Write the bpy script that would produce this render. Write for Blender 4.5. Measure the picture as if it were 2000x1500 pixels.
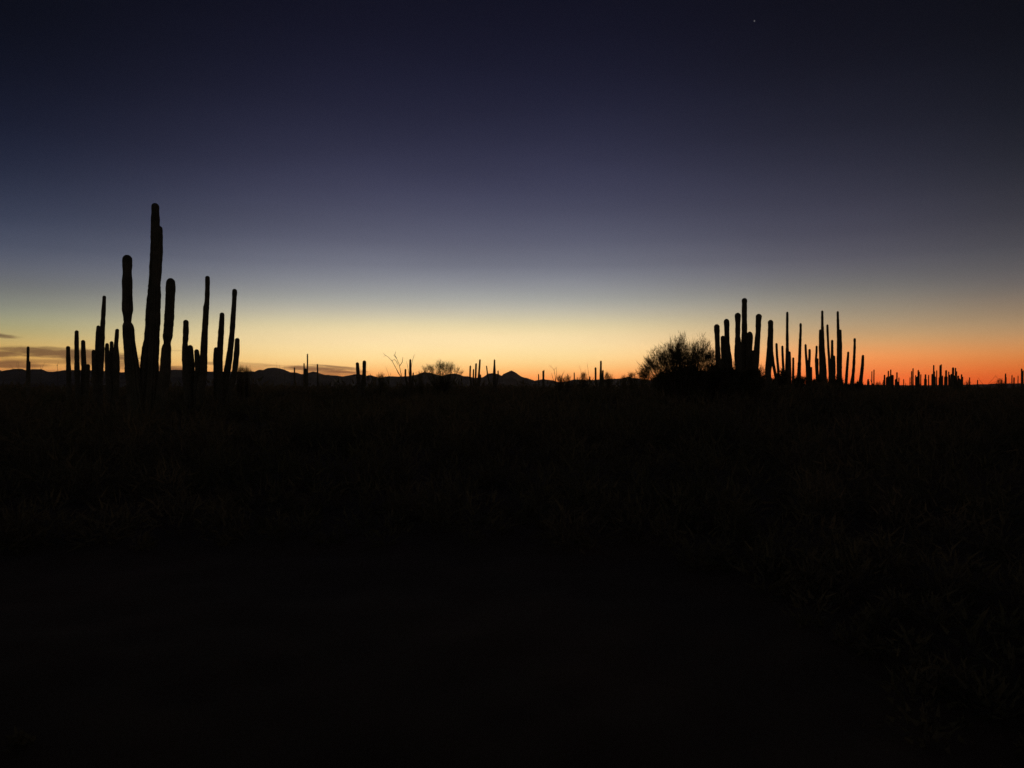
import bpy, math, random
import numpy as np
from mathutils import Vector

for o in list(bpy.data.objects):
    bpy.data.objects.remove(o, do_unlink=True)
S = bpy.context.scene
C = S.collection

# ------------------------------------------------------------------ camera
F = 1570.0            # focal length in pixels of the 2000 px wide photograph
HOR = 756.0           # row of the true horizon in the photograph
EYE = 1.65
cam = bpy.data.cameras.new('camera')
cam.sensor_width = 36.0
cam.lens = F / 2000.0 * 36.0
cam.shift_y = (HOR - 750.0) / 2000.0
cam.clip_start = 0.05
cam.clip_end = 80000.0
co = bpy.data.objects.new('camera', cam)
co.location = (0, 0, EYE)
co.rotation_euler = (math.radians(90), 0, 0)
C.objects.link(co)
S.camera = co

# ------------------------------------------------------------------ picture settings
S.view_settings.view_transform = 'Standard'
S.view_settings.look = 'None'
S.view_settings.exposure = 0.0
S.view_settings.gamma = 1.0
S.view_settings.use_curve_mapping = False
S.render.dither_intensity = 2.0

# ------------------------------------------------------------------ dusk sky
W = bpy.data.worlds.new('World')
S.world = W
W.use_nodes = True
NT = W.node_tree
NT.nodes.clear()


def srgb(c):
    return [(v / 255.0 / 12.92 if v / 255.0 <= 0.04045 else ((v / 255.0 + 0.055) / 1.055) ** 2.4) for v in c]


def nd(t, **kw):
    n = NT.nodes.new(t)
    for k, v in kw.items():
        setattr(n, k, v)
    return n


def math_node(op, a, b=None, c=None, clamp=False):
    n = nd('ShaderNodeMath', operation=op)
    n.use_clamp = clamp
    for i, v in enumerate((a, b, c)):
        if v is None:
            continue
        if isinstance(v, (int, float)):
            n.inputs[i].default_value = v
        else:
            NT.links.new(v, n.inputs[i])
    return n.outputs[0]


def mapr(v, a, b, c=0.0, d=1.0, smooth=True):
    n = nd('ShaderNodeMapRange')
    n.interpolation_type = 'SMOOTHSTEP' if smooth else 'LINEAR'
    n.clamp = True
    NT.links.new(v, n.inputs[0])
    for i, q in enumerate((a, b, c, d)):
        n.inputs[1 + i].default_value = q
    return n.outputs[0]


def mixc(f, a, b, blend='MIX'):
    n = nd('ShaderNodeMix', data_type='RGBA', blend_type=blend)
    n.clamp_factor = True
    if isinstance(f, (int, float)):
        n.inputs[0].default_value = f
    else:
        NT.links.new(f, n.inputs[0])
    for i, v in ((6, a), (7, b)):
        if isinstance(v, (tuple, list)):
            n.inputs[i].default_value = (*v[:3], 1.0)
        else:
            NT.links.new(v, n.inputs[i])
    return n.outputs[2]


tc = nd('ShaderNodeTexCoord')
sep = nd('ShaderNodeSeparateXYZ')
NT.links.new(tc.outputs['Generated'], sep.inputs[0])
X, Y, Z = sep.outputs
hyp = math_node('SQRT', math_node('ADD', math_node('MULTIPLY', X, X), math_node('MULTIPLY', Y, Y)))
tane = math_node('DIVIDE', Z, math_node('MAXIMUM', hyp, 1e-4))          # tangent of the elevation
az = math_node('MULTIPLY', math_node('ARCTAN2', X, Y), 180.0 / math.pi)    # azimuth, degrees, 0 = ahead
K = 0.35
HAZE = 1.5e-5       # density of the added haze built further down
tpos = math_node('MAXIMUM', tane, 0.0)
pos = math_node('DIVIDE', tpos, math_node('ADD', tpos, K))


def sky_ramp(stops, gain=1.0):
    """stops: (tan elevation, sRGB colour); resampled smoothly into one colour ramp"""
    xs = np.array([t / (t + K) for t, _ in stops])
    ys = np.log(np.maximum(np.array([srgb(c) for _, c in stops]) * gain, 1e-5))
    ys = ys + np.array([[0.85 * HAZE * min(9300.0, 258.0 / max(t, 1e-4))] for t, _ in stops])   # the sky shines through the thin haze
    qs = np.concatenate([np.linspace(0, 0.30, 19), np.linspace(0.34, 1.0, 12)])
    out = []
    for q in qs:
        sig = 0.012 + 0.03 * q
        k = np.linspace(-2, 2, 17)
        w = np.exp(-k * k)
        v = sum(wi * np.array([np.interp(min(max(q + sig * ki, 0), 1), xs, ys[:, c]) for c in range(3)])
                for wi, ki in zip(w, k)) / w.sum()
        out.append(np.exp(v) * 0.5)      # halved here, doubled by the Background strength: a ramp holds at most 1
    n = nd('ShaderNodeValToRGB')
    cr = n.color_ramp
    cr.interpolation = 'B_SPLINE'
    cr.elements[0].position = float(qs[0])
    cr.elements[1].position = float(qs[-1])
    for q in qs[1:-1]:
        cr.elements.new(float(q))
    for e, v in zip(cr.elements, out):
        e.color = (float(v[0]), float(v[1]), float(v[2]), 1)
    NT.links.new(pos, n.inputs[0])
    return n.outputs[0]


def row(y, azd):
    return max((HOR - y), 0) / F * math.cos(math.radians(azd))


# rows of the photograph at four azimuths ahead, then the unseen side and back sky
ZEN = (3.0, (9, 11, 22))
R_L = [(row(y, -32), c) for y, c in ((756, (205, 125, 70)), (725, (208, 140, 76)), (705, (214, 160, 84)), (685, (208, 168, 92)), (668, (200, 167, 103)),
       (645, (166, 158, 110)), (625, (155, 153, 123)), (600, (130, 134, 124)), (570, (112, 114, 110)), (540, (99, 102, 111)), (500, (82, 87, 104)), (400, (49, 56, 78)),
       (300, (26, 31, 51)), (150, (14, 17, 33)), (0, (7, 9, 18)))] + [ZEN]
R_C = [(row(y, 0), c) for y, c in ((756, (250, 125, 54)), (742, (253, 146, 74)), (731, (254, 174, 98)), (720, (254, 198, 122)), (705, (255, 217, 147)),
       (680, (255, 226, 168)), (655, (253, 225, 175)), (638, (234, 216, 164)), (620, (207, 197, 172)), (605, (191, 185, 168)), (590, (167, 168, 163)),
       (565, (147, 148, 151)), (540, (127, 130, 141)), (500, (103, 105, 121)), (450, (82, 84, 105)), (380, (62, 63, 87)), (300, (46, 47, 69)), (150, (24, 25, 45)), (0, (14, 14, 28)))] + [ZEN]
R_R = [(row(y, 24.5), c) for y, c in ((756, (252, 98, 42)), (738, (252, 115, 55)), (718, (252, 142, 76)), (700, (251, 153, 84)), (680, (234, 163, 102)),
       (660, (211, 166, 113)), (640, (184, 154, 118)), (620, (166, 149, 122)), (600, (152, 140, 123)), (570, (128, 125, 117)), (540, (109, 108, 111)), (480, (83, 82, 96)),
       (400, (60, 60, 77)), (300, (42, 43, 59)), (150, (22, 23, 36)), (0, (12, 12, 22)))] + [ZEN]
R_RR = [(row(y, 32), c) for y, c in ((756, (205, 72, 26)), (735, (213, 90, 34)), (712, (214, 114, 50)), (690, (208, 134, 74)), (670, (198, 139, 88)), (650, (176, 138, 99)),
        (630, (158, 131, 99)), (600, (138, 118, 99)), (580, (123, 110, 97)), (550, (102, 96, 97)), (520, (86, 84, 86)), (480, (71, 70, 76)), (400, (51, 51, 60)),
        (300, (30, 32, 41)), (150, (17, 19, 28)), (0, (9, 10, 17)))] + [ZEN]
R_S = [(0.0, (118, 78, 58)), (0.06, (104, 78, 66)), (0.16, (70, 61, 64)), (0.35, (26, 28, 44)), (0.8, (14, 16, 30)), ZEN]
R_B = [(0.0, (92, 78, 68)), (0.06, (100, 84, 76)), (0.16, (78, 69, 70)), (0.35, (40, 39, 52)), (0.8, (13, 15, 28)), ZEN]  # unseen sky behind the camera, raised to brighten ground, cacti and mountains

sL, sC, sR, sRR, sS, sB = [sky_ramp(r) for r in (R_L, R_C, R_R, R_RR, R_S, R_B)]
a = mixc(mapr(az, -36, -8), sL, sC)
a = mixc(mapr(az, 2, 24), a, sR)
a = mixc(mapr(az, 20, 36), a, sRR)
absaz = math_node('ABSOLUTE', az)
a = mixc(mapr(absaz, 33, 85), a, sS)
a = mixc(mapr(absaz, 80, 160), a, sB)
# faint unevenness of the evening air, drawn out along the horizon
hz = nd('ShaderNodeTexNoise', noise_dimensions='2D')
hz.inputs['Scale'].default_value = 1.0
hz.inputs['Detail'].default_value = 4.0
hc = nd('ShaderNodeCombineXYZ')
NT.links.new(math_node('MULTIPLY', az, 0.07), hc.inputs[0])
NT.links.new(math_node('MULTIPLY', tane, 22.0), hc.inputs[1])
NT.links.new(hc.outputs[0], hz.inputs['Vector'])
hv_ = nd('ShaderNodeVectorMath', operation='SCALE')
NT.links.new(a, hv_.inputs[0])
NT.links.new(math_node('ADD', math_node('MULTIPLY', hz.outputs[0], 0.14), 0.93), hv_.inputs['Scale'])
a = hv_.outputs[0]

# thin evening cloud streaks low over the hills: (row/column of the centre, half sizes, tilt, strength)
nz = nd('ShaderNodeTexNoise', noise_dimensions='2D')
nz.inputs['Scale'].default_value = 1.0
nz.inputs['Detail'].default_value = 5.0
nz.inputs['Roughness'].default_value = 0.6
cmb = nd('ShaderNodeCombineXYZ')
NT.links.new(math_node('MULTIPLY', az, 0.55), cmb.inputs[0])
NT.links.new(math_node('MULTIPLY', tane, 260.0), cmb.inputs[1])
NT.links.new(cmb.outputs[0], nz.inputs['Vector'])
noise = nz.outputs[0]
# px coordinates of a sky direction (only a unit: 1570 to the radian-tangent)
u = math_node('MULTIPLY', math_node('DIVIDE', X, math_node('MAXIMUM', Y, 0.05)), F)
v = math_node('MULTIPLY', math_node('DIVIDE', Z, math_node('MAXIMUM', Y, 0.05)), F)
cl = None
for (cx, cy, hx, hy, tilt, st) in (
        (0, 655, 34, 4, 0.10, 0.75), (-30, 691, 70, 6, 0.02, 0.75), (120, 690, 135, 9, 0.05, 0.85), (190, 700, 70, 14, 0.06, 0.6),
        (120, 683, 80, 4, 0.08, 0.4), (20, 712, 70, 7, 0.03, 0.75), (120, 706, 120, 5, 0.02, 0.45), (40, 727, 120, 5, 0.0, 0.4),
        (255, 714, 50, 8, 0.05, 0.5), (335, 720, 50, 6, 0.03, 0.8), (412, 709, 22, 3, 0.0, 0.55), (490, 712, 60, 4, 0.08, 0.35),
        (480, 719, 50, 4, 0.08, 0.35), (620, 721, 75, 5, 0.07, 0.85), (675, 720, 40, 3, 0.12, 0.6), (640, 729, 60, 5, 0.04, 0.65),
        (655, 716, 45, 2, 0.08, 0.5), (-160, 700, 160, 16, 0.0, 0.7), (340, 685, 20, 1.5, 0.0, 0.2)):
    du = math_node('SUBTRACT', u, float(cx - 1000))
    dv = math_node('SUBTRACT', v, float(HOR - cy))
    dv = math_node('ADD', dv, math_node('MULTIPLY', du, tilt))
    q = math_node('ADD', math_node('POWER', math_node('DIVIDE', du, hx), 2.0), math_node('POWER', math_node('DIVIDE', dv, hy), 2.0))
    q = math_node('ADD', q, math_node('MULTIPLY', math_node('SUBTRACT', noise, 0.5), 2.6))
    m = mapr(q, 1.9, 0.1, 0.0, min(1.0, st * 1.15))
    cl = m if cl is None else math_node('SUBTRACT', math_node('ADD', cl, m), math_node('MULTIPLY', cl, m))
cl = math_node('MULTIPLY', cl, mapr(Y, 0.1, 0.4))
a = mixc(math_node('MULTIPLY', cl, 0.9), a, mixc(0.45, [q * 0.5 for q in srgb((84, 60, 54))], mixc(1.0, a, (0.33, 0.25, 0.26), 'MULTIPLY')))

# physical twilight sky added underneath at a low strength
sky = nd('ShaderNodeTexSky', sky_type='NISHITA')
sky.sun_disc = False
sky.sun_elevation = math.radians(-2.0)
sky.sun_rotation = math.radians(4.0)
sky.air_density = 1.0
sky.dust_density = 1.0
bg1 = nd('ShaderNodeBackground')
bg1.inputs[1].default_value = 2.0
bg2 = nd('ShaderNodeBackground')
bg2.inputs[1].default_value = 0.003
NT.links.new(sky.outputs[0], bg2.inputs[0])
below = mixc(mapr(Z, -0.002, -0.02), a, srgb((9, 8, 7)))
NT.links.new(below, bg1.inputs[0])
add = nd('ShaderNodeAddShader')
NT.links.new(bg1.outputs[0], add.inputs[0])
NT.links.new(bg2.outputs[0], add.inputs[1])
wo = nd('ShaderNodeOutputWorld')
NT.links.new(add.outputs[0], wo.inputs[0])

# the sun has set behind the hills: only a faint broad afterglow is left of it
sl = bpy.data.lights.new('sun', 'SUN')
sl.energy = 0.012
sl.angle = math.radians(20)
sl.color = (1.0, 0.6, 0.35)
so = bpy.data.objects.new('sun', sl)
so.rotation_euler = (math.radians(-87), 0, math.radians(-4))
C.objects.link(so)

# ------------------------------------------------------------------ helpers
rng = random.Random(7)


def hash_noise(x, y, s=0.0):
    """smooth value noise, numpy arrays allowed"""
    x = np.asarray(x, float); y = np.asarray(y, float)
    xi = np.floor(x); yi = np.floor(y); fx = x - xi; fy = y - yi
    fx = fx * fx * (3 - 2 * fx); fy = fy * fy * (3 - 2 * fy)

    def h(i, j):
        v = np.sin(i * 127.1 + j * 311.7 + s * 74.7) * 43758.5453
        return v - np.floor(v)
    return (h(xi, yi) * (1 - fx) + h(xi + 1, yi) * fx) * (1 - fy) + (h(xi, yi + 1) * (1 - fx) + h(xi + 1, yi + 1) * fx) * fy


def ground_z(x, y):
    r = np.hypot(x, y)
    z = 0.30 * (hash_noise(x / 19.0, y / 19.0, 1) - 0.5) + 0.10 * (hash_noise(x / 4.3, y / 4.3, 2) - 0.5)
    z = z * np.clip(r / 12.0, 0, 1) * np.clip(1.4 - r / 900.0, 0, 1)
    # the low rise that carries the big tree and the right hand cacti
    dx = (x - 16.0) / 13.0; dy = (y - 55.0) / 17.0
    z = z + 1.0 * np.exp(-(dx * dx + dy * dy))
    return z


def at(px, py, Y):
    return Vector(((px - 1000.0) / F * Y, Y, EYE + (HOR - py) / F * Y))


def tag(o, label=None, cat=None, group=None, kind=None):
    if label: o['label'] = label
    if cat: o['category'] = cat
    if group: o['group'] = group
    if kind: o['kind'] = kind
    return o


def mesh_obj(name, verts, faces, mat, parent=None, loc=None, smooth=False):
    me = bpy.data.meshes.new(name)
    me.from_pydata([tuple(q) for q in verts], [], faces)
    me.materials.append(mat)
    if smooth:
        me.polygons.foreach_set('use_smooth', [True] * len(me.polygons))
    me.update()
    o = bpy.data.objects.new(name, me)
    C.objects.link(o)
    if loc is not None: o.location = loc
    if parent is not None: o.parent = parent
    return o


def tri_mesh(name, P, mat, parent=None, loc=None):
    """P: numpy (n,3,3) of loose triangles"""
    n = len(P)
    me = bpy.data.meshes.new(name)
    me.vertices.add(n * 3)
    me.vertices.foreach_set('co', P.reshape(-1).astype(np.float32))
    me.loops.add(n * 3)
    me.loops.foreach_set('vertex_index', np.arange(n * 3, dtype=np.int32))
    me.polygons.add(n)
    me.polygons.foreach_set('loop_start', np.arange(0, n * 3, 3, dtype=np.int32))
    me.polygons.foreach_set('loop_total', np.full(n, 3, dtype=np.int32))
    me.materials.append(mat)
    me.update()
    me.validate()
    o = bpy.data.objects.new(name, me)
    C.objects.link(o)
    if loc is not None: o.location = loc
    if parent is not None: o.parent = parent
    return o


def empty(name, loc):
    o = bpy.data.objects.new(name, None)
    o.location = loc
    o.empty_display_size = 0.3
    C.objects.link(o)
    return o


def material(name, c1, c2, scale, rough=0.9, bump=0.3, detail=6.0, c3=None, trans=0.0):
    m = bpy.data.materials.new(name)
    m.use_nodes = True
    t = m.node_tree
    b = t.nodes['Principled BSDF']
    b.inputs['Roughness'].default_value = rough
    b.inputs['Specular IOR Level'].default_value = 0.25
    tcn = t.nodes.new('ShaderNodeTexCoord')
    n = t.nodes.new('ShaderNodeTexNoise')
    n.inputs['Scale'].default_value = scale
    n.inputs['Detail'].default_value = detail
    n.inputs['Roughness'].default_value = 0.65
    t.links.new(tcn.outputs['Object'], n.inputs['Vector'])
    r = t.nodes.new('ShaderNodeValToRGB')
    r.color_ramp.elements[0].position = 0.35
    r.color_ramp.elements[1].position = 0.68
    r.color_ramp.elements[0].color = (*c1, 1)
    r.color_ramp.elements[1].color = (*c2, 1)
    if c3:
        e = r.color_ramp.elements.new(0.5)
        e.color = (*c3, 1)
    t.links.new(n.outputs[0], r.inputs[0])
    t.links.new(r.outputs[0], b.inputs['Base Color'])
    if trans:
        tr = t.nodes.new('ShaderNodeBsdfTranslucent')
        t.links.new(r.outputs[0], tr.inputs[0])
        mx = t.nodes.new('ShaderNodeMixShader')
        mx.inputs[0].default_value = trans
        t.links.new(b.outputs[0], mx.inputs[1])
        t.links.new(tr.outputs[0], mx.inputs[2])
        t.links.new(mx.outputs[0], t.nodes['Material Output'].inputs[0])
    if bump:
        bp = t.nodes.new('ShaderNodeBump')
        bp.inputs['Strength'].default_value = bump
        n2 = t.nodes.new('ShaderNodeTexNoise')
        n2.inputs['Scale'].default_value = scale * 5
        n2.inputs['Detail'].default_value = 5
        t.links.new(tcn.outputs['Object'], n2.inputs['Vector'])
        t.links.new(n2.outputs[0], bp.inputs['Height'])
        t.links.new(bp.outputs[0], b.inputs['Normal'])
    return m


M_cactus = material('cactus_skin', (0.11, 0.12, 0.06), (0.22, 0.21, 0.12), 3.0, 0.75, 0.5, c3=(0.15, 0.155, 0.085))
M_cork = material('cactus_cork', (0.09, 0.075, 0.055), (0.17, 0.14, 0.10), 4.0, 0.95, 0.7)
M_bark = material('bark', (0.10, 0.085, 0.05), (0.19, 0.155, 0.10), 6.0, 0.9, 0.5)
M_leaf = material('palo_verde_foliage', (0.10, 0.11, 0.04), (0.20, 0.18, 0.07), 2.0, 0.8, 0.0, trans=0.45)
M_scrub = material('scrub_foliage', (0.11, 0.12, 0.05), (0.25, 0.20, 0.10), 0.35, 0.9, 0.0, c3=(0.17, 0.155, 0.075), trans=0.35)
M_grass = material('dry_grass', (0.16, 0.12, 0.055), (0.26, 0.19, 0.09), 0.8, 0.9, 0.0, trans=0.3)
M_soil = material('desert_soil', (0.085, 0.062, 0.026), (0.24, 0.15, 0.065), 0.16, 0.98, 0.9, detail=14, c3=(0.13, 0.09, 0.038))
M_rock = material('mountain_rock', (0.06, 0.056, 0.042), (0.12, 0.11, 0.085), 0.004, 0.97, 0.6, detail=12)

# ------------------------------------------------------------------ ground
azs = np.concatenate([np.radians(np.linspace(-55, 55, 331)), np.radians(np.linspace(58, 302, 62))])
rs = np.concatenate([np.linspace(0.6, 12, 58), np.geomspace(12.3, 160, 120), np.geomspace(166, 9000, 34)])
A, Rr = np.meshgrid(azs, rs)
GX = Rr * np.sin(A); GY = Rr * np.cos(A)
GZ = ground_z(GX, GY)
near = np.clip(1 - Rr / 30, 0, 1)
GZ = GZ + near * 0.05 * (hash_noise(GX / 0.35, GY / 0.35, 5) - 0.5)
na = len(azs)
verts = [(0.0, 0.0, 0.0)] + list(zip(GX.ravel().tolist(), GY.ravel().tolist(), GZ.ravel().tolist()))
faces = []
for j in range(len(rs) - 1):
    for i in range(na):
        i2 = (i + 1) % na
        faces.append((1 + j * na + i, 1 + j * na + i2, 1 + (j + 1) * na + i2, 1 + (j + 1) * na + i))
for i in range(na):
    faces.append((0, 1 + (i + 1) % na, 1 + i))
g = mesh_obj('ground', verts, faces, M_soil, smooth=True)
tag(g, kind='structure')
for n_ in M_soil.node_tree.nodes:      # finer grain for the bump of the soil
    if n_.type == 'TEX_NOISE' and abs(n_.inputs['Scale'].default_value - 0.8) < 1e-6:
        n_.inputs['Scale'].default_value = 9.0

# ------------------------------------------------------------------ mountains on the skyline
SKY = [(0, 725), (15, 722.8), (26, 720.6), (44, 720.6), (51, 723.5), (63, 720.6), (82, 721), (92, 725.7), (103, 726.4), (122, 723.5),
       (132, 722.7), (177, 722.8), (237, 727), (300, 725), (343, 722), (404, 725.7), (415, 725.7), (466, 725.5), (475, 726.3),
       (488.5, 724.8), (497.5, 725.5), (505, 722.5), (514, 722.5), (523, 718.8), (535, 718), (544, 718.8), (554.5, 721.8),
       (568, 727), (580, 727.8), (589, 730.8), (599.5, 728.5), (611.5, 725.5), (619, 727), (632.5, 731.8), (647.5, 732.7),
       (670, 734.8), (682, 733), (694, 730.8), (706, 731.5), (716.5, 733.8), (722.5, 732.3), (730, 734.5), (742, 737.5),
       (752.5, 736), (759.5, 734.5), (779, 735.3), (797, 734.5), (815, 731.5), (827, 727), (839, 727.8), (851, 731.2),
       (863, 734.2), (875, 730.8), (888.5, 729.3), (897.5, 731.5), (905, 734.5), (914, 734.5), (926, 738), (944, 736.8),
       (953, 729.3), (965, 728.8), (974, 730.8), (980, 734.4), (983.3, 730), (990, 727.5), (999, 723.6), (1007, 727.5),
       (1019, 736), (1031, 738.6), (1044.5, 743.4), (1061.5, 740.3), (1078.5, 742.8), (1092, 746.3), (1104, 745.4),
       (1121, 741), (1138, 742), (1155, 742), (1172, 741), (1192, 740.3), (1211, 739.5), (1226, 736), (1240, 738.6),
       (1270, 742), (1330, 744), (1400, 747), (1500, 749), (1600, 750), (1700, 751.5), (1800, 752.5), (1900, 751), (1960, 749), (2000, 748.5)]
sk_az = np.array([math.atan((p - 1000) / F) for p, _ in SKY])
sk_t = np.array([(HOR - q) / F * math.cos(math.atan((p - 1000) / F)) for p, q in SKY])
fa = np.concatenate([np.radians(np.linspace(-75, -33, 90)), np.radians(np.linspace(-32.9, 32.9, 1000)), np.radians(np.linspace(33, 75, 90))])
tt = np.interp(fa, sk_az, sk_t)
out = (fa < sk_az[0]) | (fa > sk_az[-1])
tt = np.where(out, tt * (0.7 + 0.6 * hash_noise(fa * 25, fa * 0 + 3, 4)), tt)
tt = tt + (0.35 / F) * (hash_noise(fa * 900, fa * 0, 6) - 0.5) + (0.5 / F) * (hash_noise(fa * 330, fa * 0, 7) - 0.5)
edge = np.clip((np.radians(75) - np.abs(fa)) / np.radians(12), 0, 1)
tt = tt * edge
depth = np.linspace(0, 1, 26)
R0, RC, R1 = 4300.0, 5600.0, 7000.0
MV = []
for k, d in enumerate(depth):
    r = R0 + (R1 - R0) * d
    if r <= RC:
        p = (r - R0) / (RC - R0)
        rough = 0.28 * (hash_noise(fa * 60, r / 260.0 + fa * 0, 8) - 0.5) * math.sin(math.pi * p)
        h = tt * RC * np.clip(p ** 1.25 + rough, 0, 1) 
        h = np.minimum(h, tt * r * 0.985 if p < 0.97 else tt * r)
    else:
        p = (R1 - r) / (R1 - RC)
        h = tt * RC * p * (0.8 + 0.15 * hash_noise(fa * 60, r / 260.0 + fa * 0, 9))
    h = h + EYE * (1 if 0 < k < 25 else 0) - (3.0 if k in (0, 25) else 0)
    MV += list(zip((r * np.sin(fa)).tolist(), (r * np.cos(fa)).tolist(), h.tolist()))
# make one row sit exactly on the crest
n_f = len(fa)
kc = int(np.argmin(np.abs(R0 + (R1 - R0) * depth - RC)))
for i in range(n_f):
    MV[kc * n_f + i] = (RC * math.sin(fa[i]), RC * math.cos(fa[i]), EYE + tt[i] * RC)
MF = [(k * n_f + i, k * n_f + i + 1, (k + 1) * n_f + i + 1, (k + 1) * n_f + i) for k in range(len(depth) - 1) for i in range(n_f - 1)]
m = mesh_obj('mountains', MV, MF, M_rock, smooth=False)
tag(m, kind='structure')

# ------------------------------------------------------------------ columnar cacti


def tube_mesh(path, radii, segs, dome=False, ribs=False, seed=0, fuzz=0.0, step=None):
    """path of Vectors from top to bottom -> verts, faces of a capped tube"""
    P = [Vector(p) for p in path]
    L = [0.0]
    for a_, b_ in zip(P, P[1:]):
        L.append(L[-1] + (b_ - a_).length)
    tot = L[-1]
    r0 = radii[0]
    if step is None: step = max(tot / 60.0, 0.05)
    ss = []
    if dome:
        ss += [r0 * q for q in (0.0, 0.04, 0.12, 0.28, 0.5, 0.78, 1.1)]
    else:
        ss = [0.0]
    s = ss[-1] + step
    while s < tot - step * 0.4:
        ss.append(s); s += step
    ss.append(tot)
    px = np.interp(ss, L, [p.x for p in P]); py = np.interp(ss, L, [p.y for p in P]); pz = np.interp(ss, L, [p.z for p in P])
    rr = np.interp(ss, L, radii)
    R = random.Random(seed)
    ph = R.random() * 6.28
    V = []; Fc = []
    for i, s in enumerate(ss):
        r = rr[i]
        if dome and s < r0:
            r *= math.sqrt(max(0.0, 1 - (1 - s / r0) ** 2))
            if i == 0: r = 0.002
        if fuzz:
            r *= 1 + fuzz * (hash_noise(s / 0.35 / max(r0, .1) * 0.16, seed * 1.3, 3) - 0.5) + fuzz * 0.35 * (R.random() - 0.5)
        for k in range(segs):
            an = ph + 2 * math.pi * k / segs
            q = r
            if ribs:
                q *= (1.0 if k % 2 == 0 else 0.84)
                if k % 2 == 0: q *= 1 + 0.035 * (R.random() - 0.3)
            V.append((px[i] + q * math.cos(an), py[i] + q * math.sin(an), pz[i]))
    n = len(ss)
    for i in range(n - 1):
        for k in range(segs):
            k2 = (k + 1) % segs
            Fc.append((i * segs + k, (i + 1) * segs + k, (i + 1) * segs + k2, i * segs + k2))
    Fc.append(tuple(range(segs)))
    Fc.append(tuple((n - 1) * segs + k for k in range(segs - 1, -1, -1)))
    return V, Fc


def cactus(Y, stems, label, root=None, group=None, name='columnar_cactus', spread=0.35, seed=0):
    """stems: lists of (column, row, width) of the photograph from the tip down"""
    R = random.Random(seed * 13 + int(stems[0][0][0]))
    if root is None:
        root = sum(s[-1][0] for s in stems) / len(stems)
    rx = (root - 1000.0) / F * Y
    rz = float(ground_z(rx, Y))
    base = Vector((rx, Y, rz))
    single = len(stems) == 1
    e = None if single else empty(name, base)
    wmax = 0
    for si, st in enumerate(stems):
        # depth offset of the stem: zero at the root, growing upwards, real three dimensional spread
        if single: off = 0.0
        else:
            off = (((si * 0.618 + 0.3) % 1.0) * 2 - 1) * spread * min(2.2, 1.1 + 0.02 * Y)
        pts = []; rad = []
        n = len(st)
        for i, (x, y, w) in enumerate(st):
            f = 1.0 - 0.35 * i / max(1, n - 1)
            Yi = Y + off * f
            pts.append(at(x, y, Yi)); rad.append(w * (1.35 if w < 2.2 else 1.22 if w < 3.2 else 1.08 if w < 6 else 1.0) / 2.0 / F * Yi)
        # down to the ground
        last = pts[-1]
        bw = rad[-1] * 1.05
        bx = base.x + (last.x - base.x) * (0.55 if not single else 1.0)
        by = Y + off * 0.35
        gz = float(ground_z(bx, by)) - 0.05
        if last.z > gz + 0.05:
            pts.append(Vector((last.x * 0.6 + bx * 0.4, last.y * 0.6 + by * 0.4, gz + (last.z - gz) * 0.5))); rad.append(bw)
            pts.append(Vector((bx, by, gz))); rad.append(bw * 1.05)
        pxw = max(w for _, _, w in st)
        if pxw > 14: segs, step = 26, 0.07
        elif pxw > 6.5: segs, step = 24, 0.09
        elif pxw > 3.5: segs, step = 16, 0.14
        else: segs, step = 10, 0.25
        loc = [p - base for p in pts] if not single else [p - Vector((bx, by, gz)) for p in pts]
        V, Fc = tube_mesh(loc, rad, segs, dome=True, ribs=True, seed=seed * 31 + si, fuzz=0.15 if pxw > 6 else 0.06 if pxw > 3.5 else 0.0, step=step)
        if single:
            o = mesh_obj(name, V, Fc, M_cactus, loc=(bx, by, gz))
            return tag(o, label, 'cactus', group)
        mesh_obj('stem', V, Fc, M_cactus, parent=e)
        wmax = max(wmax, rad[-1])
    # the woody stump that carries the stems
    spreadx = max(abs((s[-1][0] - root) / F * Y) for s in stems) * 0.5
    rb = max(wmax * 1.5, spreadx * 0.9 + wmax)
    V, Fc = tube_mesh([Vector((0, 0, 0.45)), Vector((0, 0, 0.2)), Vector((0, 0, -0.12))], [rb * 0.72, rb, rb * 1.12], 18, dome=False, seed=seed, fuzz=0.12, step=0.08)
    mesh_obj('trunk', V, Fc, M_cork, parent=e)
    return tag(e, label, 'cactus', group)


GL = 'columnar cacti standing on the left'
GR = 'columnar cacti standing on the rise at the right'
GM = 'distant columnar cacti along the middle of the skyline'
GF = 'far thin columnar cacti along the right skyline'

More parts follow.
